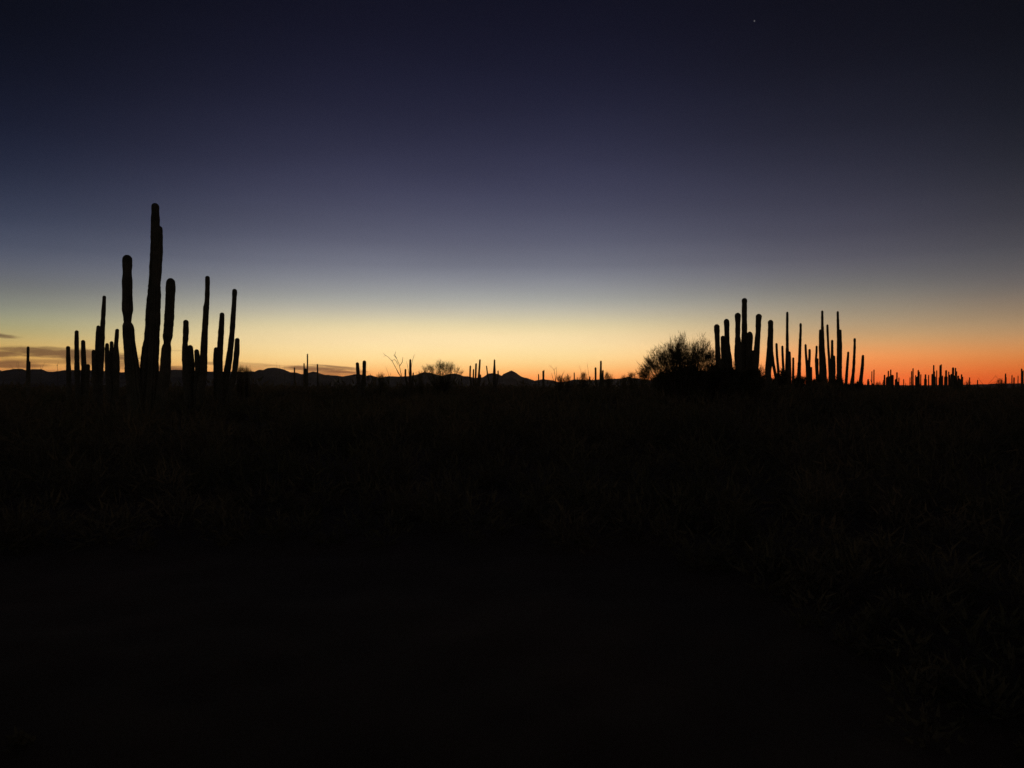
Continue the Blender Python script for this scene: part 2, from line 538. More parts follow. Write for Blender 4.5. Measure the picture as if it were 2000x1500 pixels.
# --- the giant on the left
cactus(28, [
    [(248.5, 497.6, 16), (248.7, 508, 17), (248.4, 540, 18), (248.7, 580, 19), (249, 606.7, 19.5), (249, 620, 16.5), (249, 629.3, 13.5), (250, 635, 19.5),
     (251, 645, 21), (251.6, 660, 22), (254.7, 686.7, 24), (257.6, 713, 26), (259, 730, 27), (264, 780, 29)],
    [(303, 396.5, 14.5), (303.3, 406.7, 14.7), (303.3, 420, 15.7), (303.2, 440, 16.8), (303.6, 460, 18.5), (303.6, 487, 19), (303.3, 503, 20), (302.3, 540, 21),
     (300.5, 565, 22), (298.5, 593, 23), (296.6, 620, 23), (295.5, 646, 25), (293.5, 668, 25), (292, 676, 27), (291.5, 690, 28), (290, 713, 30), (289, 730, 31), (288, 785, 34)],
    [(309.6, 440.5, 14), (309.4, 452, 15.5), (309, 470, 17), (308, 500, 18), (306.5, 535, 18), (304.8, 556, 17), (304, 563, 20), (303.5, 593, 20), (303, 620, 20), (301.5, 660, 20), (300, 690, 20),
     (299, 726, 21), (296, 785, 24)],
    [(333.3, 543, 16.5), (333.2, 553.3, 17.3), (333, 566.7, 18), (331.7, 593, 18), (330.4, 620, 18), (328.5, 646.7, 18.7), (327.2, 658, 18.7),
     (326.7, 669.3, 12.8), (325.5, 674.7, 16), (324.7, 681, 19), (323.7, 700, 19.2), (322.5, 726.7, 20), (314, 785, 23)],
], 'tallest cactus of all, giant with thick wavy stems and a pinched waist, at the left', root=287, group=GL, spread=0.28, seed=1)

cactus(70, [
    [(54.9, 676.5, 4.7), (54.7, 695, 4.8), (54.2, 715, 5.2), (54, 735, 5.6)],
    [(57.5, 705.5, 3.4), (57.2, 720, 4), (56.8, 735, 4.4)]],
    'lone slim cactus nearest the left edge with a short arm on its right', root=55.3, group=GL, seed=2)
cactus(55, [[(133, 675.8, 7.6), (133.2, 695, 7.8), (134, 723, 8.6), (134.5, 745, 9)]],
       'short single stem cactus, leftmost of the crowded cacti left of the giant', group=GL, seed=3)
cactus(53, [
    [(149.8, 645, 7.8), (149.6, 670, 8.4), (150, 700, 9), (150.5, 723, 9.6), (151, 745, 10)],
    [(162.3, 664, 7.4), (162.7, 680, 8.4), (163, 692, 9), (164, 718, 9.6), (163, 745, 10)],
    [(171.8, 711, 7.5), (171.8, 722, 8), (169, 745, 8.5)]],
    'cactus with one taller and one shorter thin stem, left of the giant', root=160, group=GL, seed=4)
cactus(50, [
    [(182.7, 683, 6.6), (182.8, 700, 7.4), (184, 721, 9), (186, 745, 10)],
    [(192.4, 635.5, 6.8), (191.7, 650, 8), (190.6, 672, 9), (190, 700, 10.5), (190.5, 730, 11.5), (191, 745, 12)],
    [(203.8, 577.3, 6.8), (203, 595, 7.4), (201.6, 618.6, 8.2), (200.3, 640, 9), (199, 670, 10.5), (197, 700, 11.5), (195.5, 730, 12), (194, 745, 12.5)]],
    'cactus with a long narrow spire rising above its shoulder, left of the giant', root=191, group=GL, seed=5)
cactus(47, [
    [(209.2, 670, 6.6), (209, 685, 7.6), (209.5, 705, 9.5), (212, 740, 11)],
    [(218, 666.3, 6.6), (217.8, 680, 7.4), (217.5, 700, 9.5), (218, 740, 12)],
    [(229, 642, 7.2), (228, 658, 7.8), (226.5, 675, 8.6), (227, 690, 11), (227.5, 710, 13), (226, 740, 13)]],
    'low cactus with three close stems directly left of the giant', root=219, group=GL, seed=6)
cactus(44, [
    [(363, 624.5, 10), (363.2, 633, 10.7), (363, 648, 11.1), (362.4, 662.7, 11.4), (361.6, 671.5, 10.2), (361.7, 678, 11.4), (362, 700, 12.5), (363, 725, 14), (366, 760, 15)],
    [(371.3, 673.7, 9), (372.2, 684.7, 10.4), (373.2, 699, 11.4), (374, 712, 12), (373, 760, 13)],
    [(384, 682, 8.6), (384.2, 688, 9.4), (385.5, 700, 10.5), (387, 722, 12), (384, 760, 13)],
    [(405.2, 538.7, 8.4), (405.3, 553.3, 9), (404.6, 580, 9.2), (403.8, 593, 9.3), (402.6, 599, 10.8), (401.7, 620, 11.5), (400, 646.7, 12.4),
     (398.7, 673.3, 13.2), (397.7, 694.7, 13.4), (398.2, 713, 13.4), (397.5, 730, 14), (392, 760, 15)]],
    'cactus with a tall right stem and three short stems, just right of the giant', root=380, group=GL, seed=7)
cactus(45, [
    [(433.7, 610.3, 8.8), (433.6, 618.7, 9.4), (432.8, 633.3, 10.5), (431, 662.7, 11.7), (430, 677.3, 12), (428.5, 706.7, 13), (428, 760, 14)],
    [(422.2, 678, 8.6), (421.8, 692, 10), (421.8, 707, 11), (424, 760, 12)],
    [(458.2, 564, 8.4), (458.3, 572, 9), (457.2, 593.3, 9.3), (455.3, 620, 9.6), (453.6, 646.7, 10.2), (451, 673.3, 11.2), (447.7, 700, 12.6), (444.6, 718.7, 12.6), (438, 760, 13)],
    [(463.5, 660, 8.8), (463.3, 668, 9.4), (462.5, 686.7, 10.4), (459.8, 713.3, 10.8), (457.5, 730, 11), (450, 760, 12)]],
    'cactus of four right-leaning stems, rightmost of the large cacti at the left', root=436, group=GL, seed=8)

# --- middle of the skyline
cactus(140, [[(575, 717.5, 2.0), (575.5, 740, 2.3)]], 'very small single cactus tip right of the rounded hill', group=GM, seed=9)
cactus(125, [
    [(594, 709.3, 2.2), (594, 740, 2.6)], [(600.5, 691, 2.2), (600.4, 715, 2.4), (600, 742, 3.2)], [(597, 719.5, 4.2), (597, 740, 4.6)]],
    'needle thin tall distant cactus with a lower stem on its left', root=598, group=GM, seed=10)
cactus(130, [[(620, 710.8, 2.3), (620.4, 728, 2.5), (620.6, 742, 3)]], 'single thin distant cactus just right of the needle thin tall one', group=GM, seed=11)
cactus(72, [
    [(697.9, 707.5, 6.4), (698.3, 713, 6.8), (699.4, 731, 7.2), (701, 750, 7.6)],
    [(711.7, 704, 6.7), (711.6, 712, 7.2), (711.2, 731, 7.8), (709, 750, 8)]],
    'stubby cactus with a pair of equal blunt stems', root=705, group=GM, seed=12)
cactus(95, [
    [(801.4, 701.5, 3.4), (801.3, 715, 4), (801.7, 733, 5.2), (801, 752, 5.6)],
    [(791.9, 720.5, 3), (791.7, 735, 3.4), (795, 752, 4)],
    [(807.1, 727.5, 2.2), (806.5, 740, 2.6), (804, 752, 3)]],
    'small dark cactus beside the bare forked ocotillo', root=799.5, group=GM, seed=13)
cactus(115, [
    [(918.6, 714, 2.8), (918, 735, 3.2), (921, 755, 3.4)], [(924.8, 720.8, 2.4), (924.4, 738, 2.8), (925, 755, 3)],
    [(929.9, 709.4, 2.8), (929, 735, 3.4), (928, 755, 3.6)],
    [(937.5, 701.8, 2.6), (936.6, 715, 3), (935, 737, 4), (932, 755, 4)], [(938.3, 731.5, 3.4), (937, 745, 4), (933, 755, 4)]],
    'distant cactus of four separate thin stems rising in steps to the right', root=928, group=GM, seed=14)
cactus(110, [
    [(950, 714.3, 1.9), (951, 722, 2), (952, 732, 2.2), (958, 755, 3)],
    [(965.8, 702, 2.4), (965.8, 714, 3.4), (965.5, 727, 5.4), (965, 755, 6)],
    [(972.8, 723.5, 1.9), (973, 733, 2.2), (970, 755, 3)]],
    'distant cactus with one pointed thick stem left of the mountain peak', root=964.5, group=GM, seed=15)
cactus(150, [[(1051.8, 730.6, 1.6), (1052.2, 745, 1.9)]], 'tiny lone cactus stub right of the mountain peak', group=GM, seed=16)
cactus(150, [[(1060.2, 724, 1.6), (1060.4, 745, 2)], [(1062.3, 722.5, 1.6), (1062, 745, 2)]],
       'small far cactus with two fused stems, right of the mountain peak', root=1061, group=GM, seed=17)
cactus(145, [[(1121.4, 727.5, 1.8), (1121.6, 748, 2)]], 'short thin distant cactus left of the very fine ocotillo', group=GM, seed=18)
cactus(150, [[(1152.1, 735, 1.7), (1152.3, 748, 2)]], 'tiny cactus stub close left of the double stemmed distant cactus', group=GM, seed=19)
cactus(105, [
    [(1163.2, 717.4, 3), (1163.3, 742, 3.6), (1167, 756, 4)],
    [(1173.7, 704.3, 2.9), (1173.6, 715, 3.5), (1173.4, 728, 4.4), (1173, 756, 5)],
    [(1177.6, 722.8, 3.3), (1177.4, 740, 3.8), (1175, 756, 4.4)]],
    'distant double stemmed cactus, taller stem at its right, left of the big tree', root=1171, group=GM, seed=20)

# --- the rise on the right
cactus(46, [
    [(1400, 633, 10.4), (1400, 638, 11), (1400.2, 645, 10.6), (1400.6, 653.5, 9.6), (1401.2, 670.5, 9.3), (1401.7, 682.4, 10.2), (1402.8, 704.5, 10.8), (1406, 745, 12)],
    [(1412.1, 655.5, 8), (1412.3, 662, 9), (1412.8, 679, 10), (1414, 704.5, 11.5), (1413, 745, 13)],
    [(1419, 622.6, 10.4), (1419, 628, 11.2), (1419.5, 636.5, 10), (1419.7, 653.5, 9.8), (1420.5, 670.5, 9.6), (1421.8, 682.5, 10.4), (1423.2, 696, 12), (1424, 712, 12.5), (1419, 745, 13)]],
    'club headed cactus of three stems touching the right side of the big tree', root=1413, group=GR, seed=21)
cactus(45, [
    [(1440.9, 610.7, 10.8), (1441, 617.8, 11.6), (1441.2, 628, 10.2), (1441, 645, 9.8), (1440.9, 657, 9.2), (1441.2, 665.4, 12), (1441, 696, 13.4), (1446, 750, 15)],
    [(1454, 582, 10.2), (1454, 589, 11), (1454, 595.7, 10), (1453.8, 611, 9.5), (1454, 628, 10.6), (1454, 645, 11), (1454, 662, 12.6), (1454, 682, 13.6), (1456, 750, 16)],
    [(1464.2, 647.5, 10), (1464.6, 655, 11.2), (1464.4, 670.5, 11.2), (1463.4, 687.5, 11.8), (1462, 750, 14)],
    [(1482, 612.7, 10.8), (1482, 619.5, 11.6), (1481.2, 628, 10.2), (1481, 645, 9.9), (1479.5, 662, 10.2), (1478.3, 679, 11.4), (1477, 692.6, 12), (1476.5, 713, 11.6), (1469, 750, 14)],
    [(1470.5, 684, 10), (1470.8, 696, 12), (1470, 715, 13), (1466, 750, 14)]],
    'tallest and bulkiest cactus on the rise, club headed stems, at the right', root=1458, group=GR, spread=0.45, seed=22)
cactus(48, [
    [(1505, 624.6, 10.2), (1505, 629.7, 11.1), (1505.1, 636.5, 10.5), (1505, 653.5, 9.6), (1504, 670.5, 11), (1504.1, 679, 12), (1503, 696, 12.4), (1501.8, 710, 12.4), (1500.4, 723, 12.4), (1500, 745, 13)],
    [(1506.5, 678, 5), (1508, 696, 7), (1510, 710, 6.2), (1512.6, 723, 5.4), (1515.4, 738, 5.2)]],
    'single round headed cactus splitting at its base, between bulky cactus and thin ones', root=1505, group=GR, spread=0.15, seed=23)
cactus(76, [
    [(1516.6, 670, 4), (1516.8, 679, 4.3), (1517.6, 696, 4.4), (1519.3, 713, 4.5), (1520.8, 735, 4.6)]],
    'short slim cactus leaning left, first thin one beside the round headed cactus', group=GR, seed=24)
cactus(74, [
    [(1528, 675, 4), (1528.3, 687.5, 4.3), (1529, 704.5, 4.6), (1531, 735, 5)],
    [(1537.6, 608.8, 3.9), (1537.7, 616, 4.3), (1537.5, 645, 4.7), (1537.7, 679, 5.3), (1537.4, 695, 6.4), (1537, 735, 8)],
    [(1541.7, 686, 4.8), (1542, 700, 5.4), (1542.8, 735, 6)]],
    'tall thin spire cactus with short stems at its foot, left of the gap', root=1536, group=GR, seed=25)
cactus(78, [[(1549.3, 698, 3.6), (1549.3, 712, 3.9), (1549, 738, 4.6)]],
       'shortest slim cactus standing alone between two tall thin ones', group=GR, seed=26)
cactus(76, [[(1563.8, 631, 4), (1563.8, 645, 4.3), (1563, 662, 4.8), (1562.4, 679, 5.3), (1561.6, 704.5, 5.9), (1560.4, 735, 7.8)]],
       'solitary slender cactus tapering upward with a broad foot on the rise', group=GR, seed=27)
cactus(78, [
    [(1573.3, 672, 3.9), (1573.7, 684, 4.2), (1574.4, 696, 4.4), (1576, 713, 5), (1577, 740, 5.4)],
    [(1581.3, 681.5, 4.1), (1581.2, 696, 4.6), (1580, 713, 5), (1579, 740, 5.4)],
    [(1584.3, 716.4, 3.8), (1584.2, 740, 4.4)]],
    'small cactus whose two thin stems form a narrow V', root=1579, group=GR, seed=28)
cactus(80, [
    [(1595, 675, 3.6), (1594.8, 687.5, 3.9), (1593.4, 704.5, 4), (1594.7, 721.5, 4.6), (1596.5, 742, 5)],
    [(1597, 699.7, 2.9), (1596.8, 720, 3.4), (1597.5, 742, 4)]],
    'small curved cactus close against the left of a tall shouldered cactus', root=1596, group=GR, seed=29)
cactus(72, [
    [(1602.3, 643.3, 4.8), (1602.5, 653.5, 5.6), (1602.3, 679, 6.2), (1603.4, 713, 6.8), (1603.5, 745, 8)],
    [(1606, 606.4, 3.9), (1606, 614.4, 4.2), (1606.1, 636.5, 5), (1606.5, 650, 5.8), (1607.2, 679, 7), (1609.6, 713, 8), (1611, 745, 8.4)]],
    'tall cactus with a shoulder stem on the left of its thin spire', root=1607, group=GR, seed=30)
cactus(77, [
    [(1616, 633.6, 3.9), (1616.2, 645, 4.3), (1617, 662, 4.1), (1617.8, 679, 4.3), (1619, 696, 4.6), (1621, 730, 5.4)],
    [(1625.3, 663.7, 4.1), (1625.3, 687.5, 4.8), (1625, 704.5, 6), (1624.5, 740, 7)],
    [(1628.5, 694.3, 4.6), (1629.2, 713, 6), (1628, 740, 7)]],
    'cactus of descending stems between the two tall shouldered cacti', root=1624, group=GR, seed=31)
cactus(72, [
    [(1636.2, 607.6, 3.9), (1636.3, 616, 4.3), (1636.8, 636.5, 4.9), (1637.5, 662, 6), (1637.6, 713, 7), (1638.5, 750, 7.6)],
    [(1641.2, 643.6, 4.6), (1641.2, 662, 6), (1641.6, 679, 6.4), (1641.2, 713, 6.4), (1641, 750, 7)]],
    'tall cactus with a shoulder stem on the right of its thin spire', root=1640, group=GR, seed=32)
cactus(84, [[(1656.7, 686.6, 4), (1656.4, 695, 4.3), (1655.6, 704.5, 4.8), (1653.7, 730, 5.2), (1652.6, 748, 5.6)]],
       'short single cactus leaning right, first beyond the last shouldered cactus', group=GR, seed=33)
cactus(80, [[(1669.4, 660.3, 3.9), (1669.2, 679, 4.6), (1668.4, 696, 4.7), (1667.7, 713, 5.1), (1666.4, 730, 6), (1664.3, 748, 7.6)]],
       'slim curved cactus, tallest of the last three single stems on the right', group=GR, seed=34)
cactus(82, [[(1685.5, 693, 4.3), (1685.2, 700, 4.9), (1684.6, 713, 5.5), (1682.8, 730, 7), (1680.5, 748, 7.8)]],
       'last single stem cactus at the right foot of the rise, thickening downward', group=GR, seed=35)

# --- the far right, grouped into plants: (column, row of the tip, width) measured in an enlargement
def Z9(lst):
    return [[(1660 + x / 5.882, 640 + y / 5.882, w), (1660 + x / 5.882 - 0.2, 640 + y / 5.882 + (759 - 640 - y / 5.882) * 0.5, w * 1.1),
             (1660 + x / 5.882 + 0.1, 757, w * 1.25)] for x, y, w in lst]


far = [
    (150, [(210, 590, 2.6), (204, 612, 2), (218, 615, 2)], 'stubby clump of cactus stems right of the last single stem cactus'),
    (150, [(253, 500, 1.4), (277, 480, 1.6)], 'pair of hair thin cactus stems side by side, nearest to the rise'),
    (150, [(397, 540, 2.6), (388, 600, 2)], 'short blunt far cactus just left of the first dense far clump'),
    (150, [(441, 495, 2), (420, 570, 1.6), (432, 560, 2), (455, 560, 2)], 'left plant of the first dense far clump, thin tip over low stems'),
    (150, [(470, 480, 2), (485, 540, 3), (497, 545, 2.2), (462, 550, 2)], 'right plant of the first dense far clump, broad with one thin tip'),
    (150, [(540, 510, 2.2), (527, 590, 3), (548, 620, 3.5), (563, 572, 1.5)], 'far cactus with slanting tall stem closing the first dense clump'),
    (160, [(618, 590, 1.2)], 'barely visible thread thin cactus in the open gap'),
    (150, [(690, 570, 1.2), (709, 498, 1.6), (726, 465, 1.8)], 'far cactus of three stems rising in steps to the right'),
    (150, [(755, 545, 1.4), (772, 560, 3), (785, 485, 2.2), (797, 505, 1.6), (815, 535, 1.5)], 'far cactus of five uneven stems left of the tallest far ones'),
    (150, [(868, 535, 2.6), (860, 585, 2), (876, 590, 2)], 'low pointed far cactus alone between two bigger clumps'),
    (155, [(905, 543, 1.6)], 'thin short single stem just left of the tallest far cacti'),
    (150, [(945, 530, 2.6), (963, 428, 2.2), (968, 500, 2.6), (980, 560, 2.2)], 'tall spire far cactus with lower stems on both sides'),
    (158, [(998, 490, 1.5)], 'thin single stem between the two tallest far cacti'),
    (150, [(1037, 430, 2.6), (1050, 420, 1.7), (1026, 570, 2)], 'tallest far cactus, thick column with a thin tip fused beside it'),
    (150, [(1105, 487, 3.2), (1065, 550, 1.8), (1092, 560, 2.4), (1115, 560, 2)], 'blunt thick far cactus right of the tallest far one'),
    (155, [(1135, 503, 1.7), (1147, 540, 1.5)], 'two thin left-leaning stems between two blunt thick far cacti'),
    (150, [(1185, 455, 3.6), (1165, 530, 2.4), (1198, 550, 2)], 'broadest blunt far cactus, column with a low shoulder'),
    (150, [(1213, 460, 2), (1225, 500, 2), (1245, 550, 2.6), (1260, 580, 2.2)], 'far cactus whose stems step down to the right'),
    (150, [(1283, 535, 2), (1295, 562, 1.8), (1275, 590, 2)], 'small end plant at the right of the far clump'),
    (160, [(1375, 570, 1.5)], 'tiny single stem right of the far clump'),
    (165, [(1467, 600, 1.5)], 'tiny single stem in the bare stretch near the right edge'),
    (150, [(1788, 525, 1.9), (1796, 570, 1.4)], 'thin cactus stem standing out near the right edge'),
    (155, [(1862, 545, 1.4), (1885, 570, 2)], 'low pair of thin stems between the two rightmost cacti'),
    (150, [(1973, 468, 2), (1990, 490, 1.8), (1932, 550, 1.2)], 'far cactus cut by the right edge of the view'),
]
for i, (Yf, lst, lab) in enumerate(far):
    cactus(Yf, Z9(lst), lab, group=GF, spread=0.25, seed=50 + i)

# ------------------------------------------------------------------ ocotillos: thin bare wands


def ocotillo(Y, wands, label, w=1.1, group='bare ocotillos along the skyline'):
    bx = (wands[0][0][0] - 1000) / F * Y
    base = Vector((bx, Y, float(ground_z(bx, Y))))
    e = empty('ocotillo', base)
    for k, wd in enumerate(wands):
        off = ((k * 0.618) % 1 - 0.5) * 1.2
        pts = [Vector((0, 0, -0.05))] if k >= 0 else []
        n = len(wd)
        start = at(wd[0][0], wd[0][1], Y) - base
        side = (wd[0][0] != wands[0][0][0]) or (wd[0][1] < wands[0][0][1] - 6)
        pts = [] if side else [Vector((0, 0, -0.05))]
        for i, (x, y) in enumerate(wd):
            f = (i + (1 if not side else 1.5)) / (n + 1)
            pts.append(at(x, y, Y + off * f) - base)
        rad = [w * 0.78 / 2 / F * Y * (1.5 - 0.9 * i / (len(pts) - 1)) for i in range(len(pts))]
        V, Fc = tube_mesh(pts, rad, 6, seed=k, fuzz=0.3, step=0.12)
        mesh_obj('branch', V, Fc, M_bark, parent=e)
    return tag(e, label, 'ocotillo', group)


def q5(pts): return [(680 + x / 6.667, 640 + y / 6.667) for x, y in pts]
def q6(pts): return [(900 + x / 5.882, 640 + y / 5.882) for x, y in pts]
def q0(pts): return [(x / 10.71, 620 + y / 10.71) for x, y in pts]


ocotillo(70, [
    q5([(700, 660), (640, 560), (570, 430), (520, 380), (480, 355), (455, 330)]),
    q5([(700, 660), (680, 560), (665, 480), (630, 400), (590, 355)]),
    q5([(700, 660), (650, 590), (610, 500)]),
    q5([(630, 400), (605, 355), (622, 308)]),
    q5([(570, 430), (600, 412), (630, 440), (650, 490)]),
    q5([(670, 500), (705, 450), (712, 380)]),
    q5([(490, 360), (465, 375), (450, 372)])],
    'largest bare ocotillo with forked wands reaching up left', w=1.35)
ocotillo(90, [q5([(800, 660), (820, 540), (835, 430), (865, 345)]), q5([(800, 660), (785, 560), (760, 440)])],
         'thin bare ocotillo right behind the small dark cactus', w=1.1)
ocotillo(85, [q5([(535, 650), (520, 590), (490, 510)]), q5([(535, 650), (550, 610), (560, 580)])],
         'faint single leaning wand left of the largest bare ocotillo', w=0.8)
ocotillo(90, [q6([(1085, 650), (1085, 560), (1070, 480), (1040, 450), (1010, 425)]), q6([(1085, 650), (1100, 540), (1100, 455)]),
              q6([(1085, 650), (1050, 560), (1045, 520)]), q6([(1070, 480), (1085, 470), (1092, 455)])],
         'twiggy ocotillo with one wand bent to the left, right of the peak', w=0.95)
ocotillo(90, [q6([(1145, 650), (1160, 570), (1190, 495)]), q6([(1145, 650), (1150, 580), (1170, 520)]), q6([(1145, 650), (1180, 600), (1205, 560)])],
         'short ocotillo fanning right in the low gap of the hills', w=1.1)
ocotillo(95, [q6([(1400, 650), (1385, 520), (1360, 430)]), q6([(1400, 650), (1420, 540), (1430, 480)]), q6([(1480, 650), (1470, 540), (1450, 400)])],
         'very fine ocotillo above the little orange lit shrub', w=0.7)
ocotillo(60, [q0([(1208, 1160), (1205, 1080), (1198, 1020), (1175, 985)]), q0([(1198, 1020), (1205, 980), (1225, 940)])],
         'small Y forked bare ocotillo between the lone left cactus and the crowd', w=0.75)
ocotillo(66, [q0([(860, 1140), (885, 1040), (915, 980), (945, 935)]), q0([(860, 1140), (850, 1060), (840, 1000)])],
         'thin leaning bare ocotillo right of the lone left cactus', w=0.6)
ocotillo(66, [q0([(400, 1130), (390, 1000), (370, 900)]), q0([(400, 1130), (350, 1010), (345, 930)]), q0([(280, 1100), (250, 1040), (200, 980)])],
         'faint bare ocotillo left of the lone left cactus', w=0.55)
ocotillo(85, [[(490, 745), (492, 728), (488, 712)], [(540, 745), (541, 725), (540.5, 706)], [(545, 745), (546, 722), (545.5, 712)]],
         'faint upright wands on top of the rounded hill', w=0.6)
ocotillo(85, [[(556, 745), (556, 730), (556, 715)], [(556, 745), (558, 730), (559, 722)]],
         'faint short wands on the right slope of the rounded hill', w=0.6)
ocotillo(140, [[(1925, 760), (1918, 748), (1910, 738)], [(1925, 760), (1932, 748), (1945, 734)], [(1925, 760), (1934, 750), (1952, 742)]],
         'low fan of bare wands at the foot of the right edge', w=1.0)
ocotillo(140, [[(1960, 760), (1952, 746), (1944, 732)], [(1960, 760), (1962, 745), (1966, 736)], [(1960, 760), (1972, 748), (1982, 742)]],
         'bare wands leaning left near the right edge', w=0.9)

# ------------------------------------------------------------------ palo verde trees and bushes


def spray_tris(P, D, L, Wd, R):
    """thin upright triangles at points P along directions D"""
    n = len(P)
    side = np.cross(D, R.normal(size=(n, 3)))
    side /= np.linalg.norm(side, axis=1, keepdims=True) + 1e-9
    a_ = P - side * Wd[:, None] * 0.5
    b_ = P + side * Wd[:, None] * 0.5
    c_ = P + D * L[:, None]
    return np.stack([a_, b_, c_], 1)


def tree(Y, root_px, lobes, label, name='palo_verde_tree', cat='tree', n=6000, tw=0.016, tl=0.30, seed=0, group=None, limbs=7, clumps=55, mat=None, lean=0.6):
    """lobes: (column, row, half width, half height, weight) of the crown"""
    R = np.random.default_rng(seed)
    rx = (root_px - 1000) / F * Y
    base = Vector((rx, Y, float(ground_z(rx, Y))))
    e = empty(name, base)
    b0 = np.array(base)
    k = Y / F
    # limbs from the root into the lobes
    T = []
    rt = 0.05 + 0.0016 * sum(l[2] for l in lobes) * k * 10
    V, Fc = tube_mesh([Vector((0.02, 0.02, 0.45)), Vector((0, 0, 0.2)), Vector((0, 0, -0.1))], [rt * 0.9, rt, rt * 1.3], 9, fuzz=0.1, step=0.1)
    mesh_obj('trunk', V, Fc, M_bark, parent=e)
    wsum = sum(l[4] for l in lobes)
    for li, (cx, cy, hx, hy, wt) in enumerate(lobes):
        dy = ((li * 0.618 + 0.2) % 1 - 0.5) * 1.6 * hx * k
        c = np.array(at(cx, cy, Y + dy)) - b0
        S3 = np.array([hx * k, hx * k * 0.9, hy * k])
        nl = max(2, int(limbs * wt / wsum * len(lobes) * 0.6))
        for _ in range(nl):
            d = R.normal(size=3); d /= np.linalg.norm(d)
            end = c + d * S3 * 0.75
            mid = end * 0.5 + R.normal(size=3) * 0.10 + np.array([0, 0, -0.1]) 
            pts = [Vector(end), Vector(end * 0.75 + mid * 0.25 + R.normal(size=3) * 0.05), Vector(mid), Vector((0, 0, 0.1))]
            V, Fc = tube_mesh(pts, [0.006, 0.012, 0.025, rt * 0.5], 5, fuzz=0.2, step=0.2)
            mesh_obj('branch', V, Fc, M_bark, parent=e)
        # clumps of twigs
        nc = max(4, int(clumps * wt / wsum))
        nn = int(n * wt / wsum / nc)
        for _ in range(nc):
            d = R.normal(size=3); d /= np.linalg.norm(d)
            rad = R.random() ** 0.45
            cc = c + d * S3 * rad
            out = cc.copy(); out[2] += 0.1
            out /= np.linalg.norm(out) + 1e-6
            cs = (0.16 + 0.16 * R.random()) * (0.6 + hx * k * 0.35)
            st = cc - out * cs * 1.2
            P = st + out * (R.random((nn, 1)) ** 0.8) * cs * 2.2 + R.normal(size=(nn, 3)) * cs * np.array([0.42, 0.42, 0.36])
            D = out * lean + R.normal(size=(nn, 3)) * 0.42 + np.array([0, 0, 0.32])
            D /= np.linalg.norm(D, axis=1, keepdims=True)
            T.append(spray_tris(P, D, tl * (0.5 + R.random(nn)), tw * (0.6 + 0.8 * R.random(nn)), R))
            # a twig that carries the clump
            T.append(spray_tris(np.array([st * 0.35 + R.normal(size=3) * 0.05] * 3) + R.normal(size=(3, 3)) * 0.02,
                                np.array([(cc - st * 0.35) / np.linalg.norm(cc - st * 0.35)] * 3),
                                np.full(3, np.linalg.norm(cc - st * 0.35)), np.full(3, 0.022), R))
    P = np.concatenate(T)
    gz = ground_z(P[:, :, 0] + b0[0], P[:, :, 1] + b0[1]) - b0[2]
    P[:, :, 2] = np.maximum(P[:, :, 2], gz)
    tri_mesh('crown', P, mat or M_leaf, parent=e)
    return tag(e, label, cat, group)


tree(42, 1335, [
    (1326, 682, 19, 25, 2.0), (1318, 700, 20, 22, 1.6), (1366, 688, 20, 23, 2.2), (1384, 700, 16, 22, 1.8), (1345, 702, 30, 24, 2.8), (1330, 712, 44, 22, 2.2),
    (1303, 700, 18, 24, 2.0), (1286, 708, 18, 22, 1.7), (1270, 717, 16, 20, 1.3), (1258, 730, 12, 16, 0.8), (1310, 730, 28, 12, 1.2),
    (1360, 728, 30, 14, 1.4), (1395, 722, 16, 16, 1.0)],
    'big spreading tree with feathery crown left of the club headed cacti', n=16500, tw=0.014, tl=0.25, seed=3, limbs=9, clumps=620, lean=0.85)
tree(90, 866, [
    (833, 724, 9, 7, 1.0), (845, 718.5, 10, 7, 1.2), (860, 718, 12, 9, 2.0), (876, 716, 13, 8, 1.8), (870, 725, 17, 9, 2.0), (892, 727, 11, 8, 1.1), (846, 729, 16, 8, 1.2), (866, 741, 34, 12, 2.6)],
    'rounded open crowned tree on the skyline left of the peak', n=2700, tw=0.022, tl=0.42, seed=5, clumps=200, lean=0.6)
BG = 'small bushes along the skyline'
small = [
    (95, 1139.7, 734, 6.5, 7, 700, 'little shrub under the very fine ocotillo wands'),
    (95, 1187, 735, 7, 6, 800, 'hazy low shrub right of the distant double stemmed cactus'),
    (75, 1234, 733, 8, 7, 700, 'ragged small shrub a little left of the big tree'),
    (85, 1108, 738, 6, 5, 350, 'tiny shrub in the low gap of the hills'),
    (85, 1092, 738, 6, 5, 350, 'tiny shrub at the foot of the twiggy ocotillo'),
    (95, 1218, 738, 5, 4, 260, 'smallest shrub left of the ragged small one'),
    (70, 745, 735, 6, 4, 350, 'low shrub left of the largest bare ocotillo'),
    (60, 470, 722, 6, 5, 500, 'small bush right beside the last leaning cactus of the left side'),
    (62, 481, 724, 5, 4, 350, 'tiny bush between the left cacti and the rounded hill'),
    (85, 822, 731, 7, 5, 220, 'wispy shrub touching the left of the rounded tree'),
    (70, 1435, 712, 7, 10, 500, 'bush seen through the gap between the club headed cacti'),
    (70, 1488, 722, 8, 10, 600, 'feathery bush between the bulky cactus and the round headed one'),
    (75, 1256, 728, 7, 8, 600, 'orange tinged bush at the left foot of the big tree'),
    (140, 1715, 750, 5, 5, 300, 'ragged bush on the horizon beyond the last single stem cactus'),
    (140, 1890, 748, 5, 5, 260, 'ragged bush just right of the far clump of cacti'),
    (120, 1953, 745, 7, 6, 500, 'dark bush with twigs sticking up near the right edge'),
]
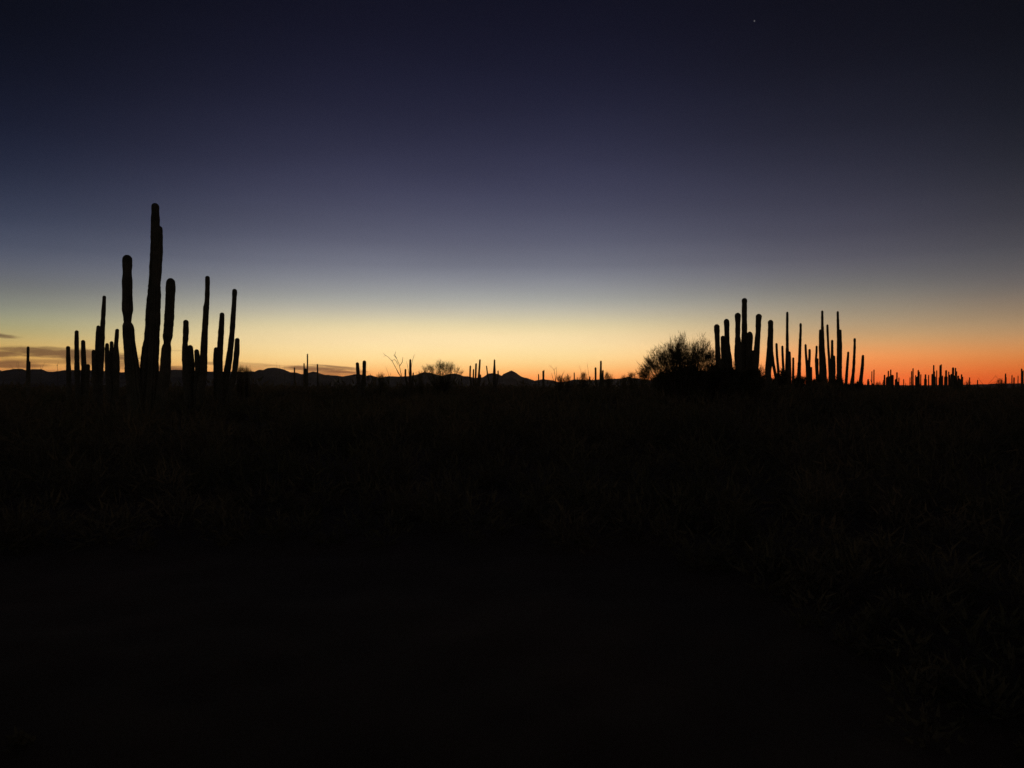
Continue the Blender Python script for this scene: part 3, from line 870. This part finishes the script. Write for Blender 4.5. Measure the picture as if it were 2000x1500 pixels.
for i, (Yb, cx, cy, hx, hy, nb, lab) in enumerate(small):
    tree(Yb, cx, [(cx, cy, hx * 0.7, hy * 0.7, 1.0), (cx - hx * 0.45, cy + hy * 0.4, hx * 0.5, hy * 0.5, 0.6), (cx + hx * 0.5, cy + hy * 0.35, hx * 0.5, hy * 0.5, 0.6),
                  (cx - hx * 0.3, cy + hy * 1.2, hx * 1.5, hy * 0.8, 1.3), (cx + hx * 0.4, cy + hy * 1.3, hx * 1.6, hy * 0.8, 1.3), (cx, cy + hy * 2.5, hx * 3.2, hy * 1.4, 3.2)], lab,
         name='desert_shrub', cat='shrub', n=int(nb * 1.5), tw=0.00021 * Yb, tl=0.22 + Yb * 0.0015, seed=20 + i, group=BG, limbs=3, clumps=60)

# dense dark bushes at the feet of the cacti on the rise
dense = [(44, 1352, 737, 30, 16, 3000, 'dense dark bush under the right half of the big tree'),
         (44, 1300, 744, 24, 12, 2400, 'low dense bush under the left half of the big tree'),
         (44, 1392, 734, 22, 20, 2600, 'dense bush between the big tree and the club headed cacti'),
         (42, 1430, 736, 20, 18, 2600, 'dense bush at the foot of the club headed cacti'),
         (42, 1468, 738, 22, 18, 2600, 'dense bush hiding the foot of the bulky cactus'),
         (60, 1528, 737, 13, 14, 1800, 'round dense bush at the foot of the first thin cacti'),
         (60, 1500, 748, 18, 9, 1600, 'low bush below the round headed cactus'),
         (66, 1562, 745, 20, 9, 1600, 'low dark bush below the solitary slender cactus'),
         (66, 1600, 748, 18, 8, 1500, 'low dark bush below the curved small cactus'),
         (66, 1634, 747, 14, 12, 1600, 'dark bush at the foot of the tall shouldered cacti'),
         (72, 1668, 754, 22, 7, 1300, 'low bush at the right end of the rise')]
for i, (Yb, cx, cy, hx, hy, nb, lab) in enumerate(dense):
    tree(Yb, cx, [(cx, cy, hx * 0.7, hy * 0.8, 1.4), (cx - hx * 0.5, cy + hy * 0.3, hx * 0.55, hy * 0.7, 1.0), (cx + hx * 0.5, cy + hy * 0.3, hx * 0.55, hy * 0.7, 1.0),
                  (cx, cy + hy * 0.9, hx * 0.9, hy * 0.7, 1.6)], lab,
         name='desert_bush', cat='bush', n=int(nb * 1.6), tw=0.045, tl=0.22, seed=60 + i, group='dense bushes at the feet of the cacti on the rise', limbs=3, clumps=60, mat=M_scrub)

# ------------------------------------------------------------------ ground cover: scrub, grass
R = np.random.default_rng(11)


def cover(name, n, rmin, rmax, hmin, hmax, blades, bw, mat, label, cat, azl=44, power=1.4, tall=None):
    rr = rmin + (rmax - rmin) * R.random(n) ** power
    aa = np.radians((R.random(n) * 2 - 1) * azl)
    x = rr * np.sin(aa); y = rr * np.cos(aa)
    keep = hash_noise(x / 6.0, y / 6.0, 12) > 0.13
    x = x[keep]; y = y[keep]; rr = rr[keep]; aa = aa[keep]
    n = len(x)
    h = hmin + (hmax - hmin) * R.random(n) ** 1.8
    h = h * np.clip(rr / 22, 0.2, 1)
    if tall is not None: h = h * tall(aa, rr)
    w = h * (0.55 + 0.4 * R.random(n))
    z = ground_z(x, y)
    idx = np.repeat(np.arange(n), blades)
    N = len(idx)
    d = R.normal(size=(N, 3)); d[:, 2] = np.abs(d[:, 2]) + 0.25
    d /= np.linalg.norm(d, axis=1, keepdims=True)
    t = R.random(N) ** 0.6 * 0.85
    P = np.stack([x[idx] + d[:, 0] * w[idx] * t, y[idx] + d[:, 1] * w[idx] * t, z[idx] - 0.02 + d[:, 2] * h[idx] * t], 1)
    D = d * 0.8 + R.normal(size=(N, 3)) * 0.35
    D /= np.linalg.norm(D, axis=1, keepdims=True)
    T = spray_tris(P, D, h[idx] * (0.16 + 0.2 * R.random(N)), bw * (0.5 + R.random(N)) * np.clip(rr[idx] / 30, 0.5, 4), R)
    o = tri_mesh(name, T, mat)
    return tag(o, label, cat, kind='stuff')


cover('desert_scrub', 7000, 4.2, 125, 0.35, 1.55, 80, 0.045, M_scrub, 'dark low desert scrub covering the plain between the cacti', 'scrub')
cover('distant_scrub', 11000, 88, 800, 0.7, 3.0, 30, 0.06, M_scrub, 'far scrub forming the ragged edge of the plain', 'scrub',
      tall=lambda aa, rr: (1.0 - 0.25 * np.clip((aa - 0.1) / 0.3, 0, 1)) * np.clip(1.15 - rr / 2600.0, 0.8, 1))
cover('dry_grass', 9000, 2.2, 34, 0.06, 0.28, 26, 0.006, M_grass, 'sparse dry grass tufts on the dark foreground ground', 'grass', azl=50, power=1.2)

# ------------------------------------------------------------------ thin haze, added to lighten the hills in place of lens glare
hm = bpy.data.materials.new('glare_haze')
hm.use_nodes = True
t = hm.node_tree
t.nodes.clear()
pv = t.nodes.new('ShaderNodeVolumePrincipled')
pv.inputs['Color'].default_value = (0.95, 0.92, 0.85, 1)
pv.inputs['Density'].default_value = HAZE
pv.inputs['Anisotropy'].default_value = 0.72
ou = t.nodes.new('ShaderNodeOutputMaterial')
t.links.new(pv.outputs[0], ou.inputs['Volume'])
hb = 9300.0
hv = [(sx * hb, sy * hb, sz) for sz in (-6.0, 260.0) for sx, sy in ((-1, -1), (1, -1), (1, 1), (-1, 1))]
hf = [(3, 2, 1, 0), (4, 5, 6, 7), (0, 1, 5, 4), (1, 2, 6, 5), (2, 3, 7, 6), (3, 0, 4, 7)]
tag(mesh_obj('haze', hv, hf, hm), kind='stuff')

# ------------------------------------------------------------------ the one star
ms = bpy.data.materials.new('starlight')
ms.use_nodes = True
t = ms.node_tree
t.nodes.clear()
em = t.nodes.new('ShaderNodeEmission')
em.inputs[0].default_value = (1.0, 0.95, 0.92, 1)
em.inputs[1].default_value = 0.55
ou = t.nodes.new('ShaderNodeOutputMaterial')
t.links.new(em.outputs[0], ou.inputs[0])
YS = 40000.0
rad = 0.8 / F * YS
V = []; Fs = []
for i in range(1, 6):
    for k in range(10):
        th = math.pi * i / 6; ph = 2 * math.pi * k / 10
        V.append((rad * math.sin(th) * math.cos(ph), rad * math.sin(th) * math.sin(ph), rad * math.cos(th)))
V += [(0, 0, rad), (0, 0, -rad)]
for i in range(4):
    for k in range(10):
        Fs.append((i * 10 + k, (i + 1) * 10 + k, (i + 1) * 10 + (k + 1) % 10, i * 10 + (k + 1) % 10))
for k in range(10):
    Fs.append((50, k, (k + 1) % 10)); Fs.append((51, 40 + (k + 1) % 10, 40 + k))
st = mesh_obj('star', V, Fs, ms, loc=at(1473.5, 41, YS))
tag(st, 'single tiny bright star high in the dark blue sky', 'star')
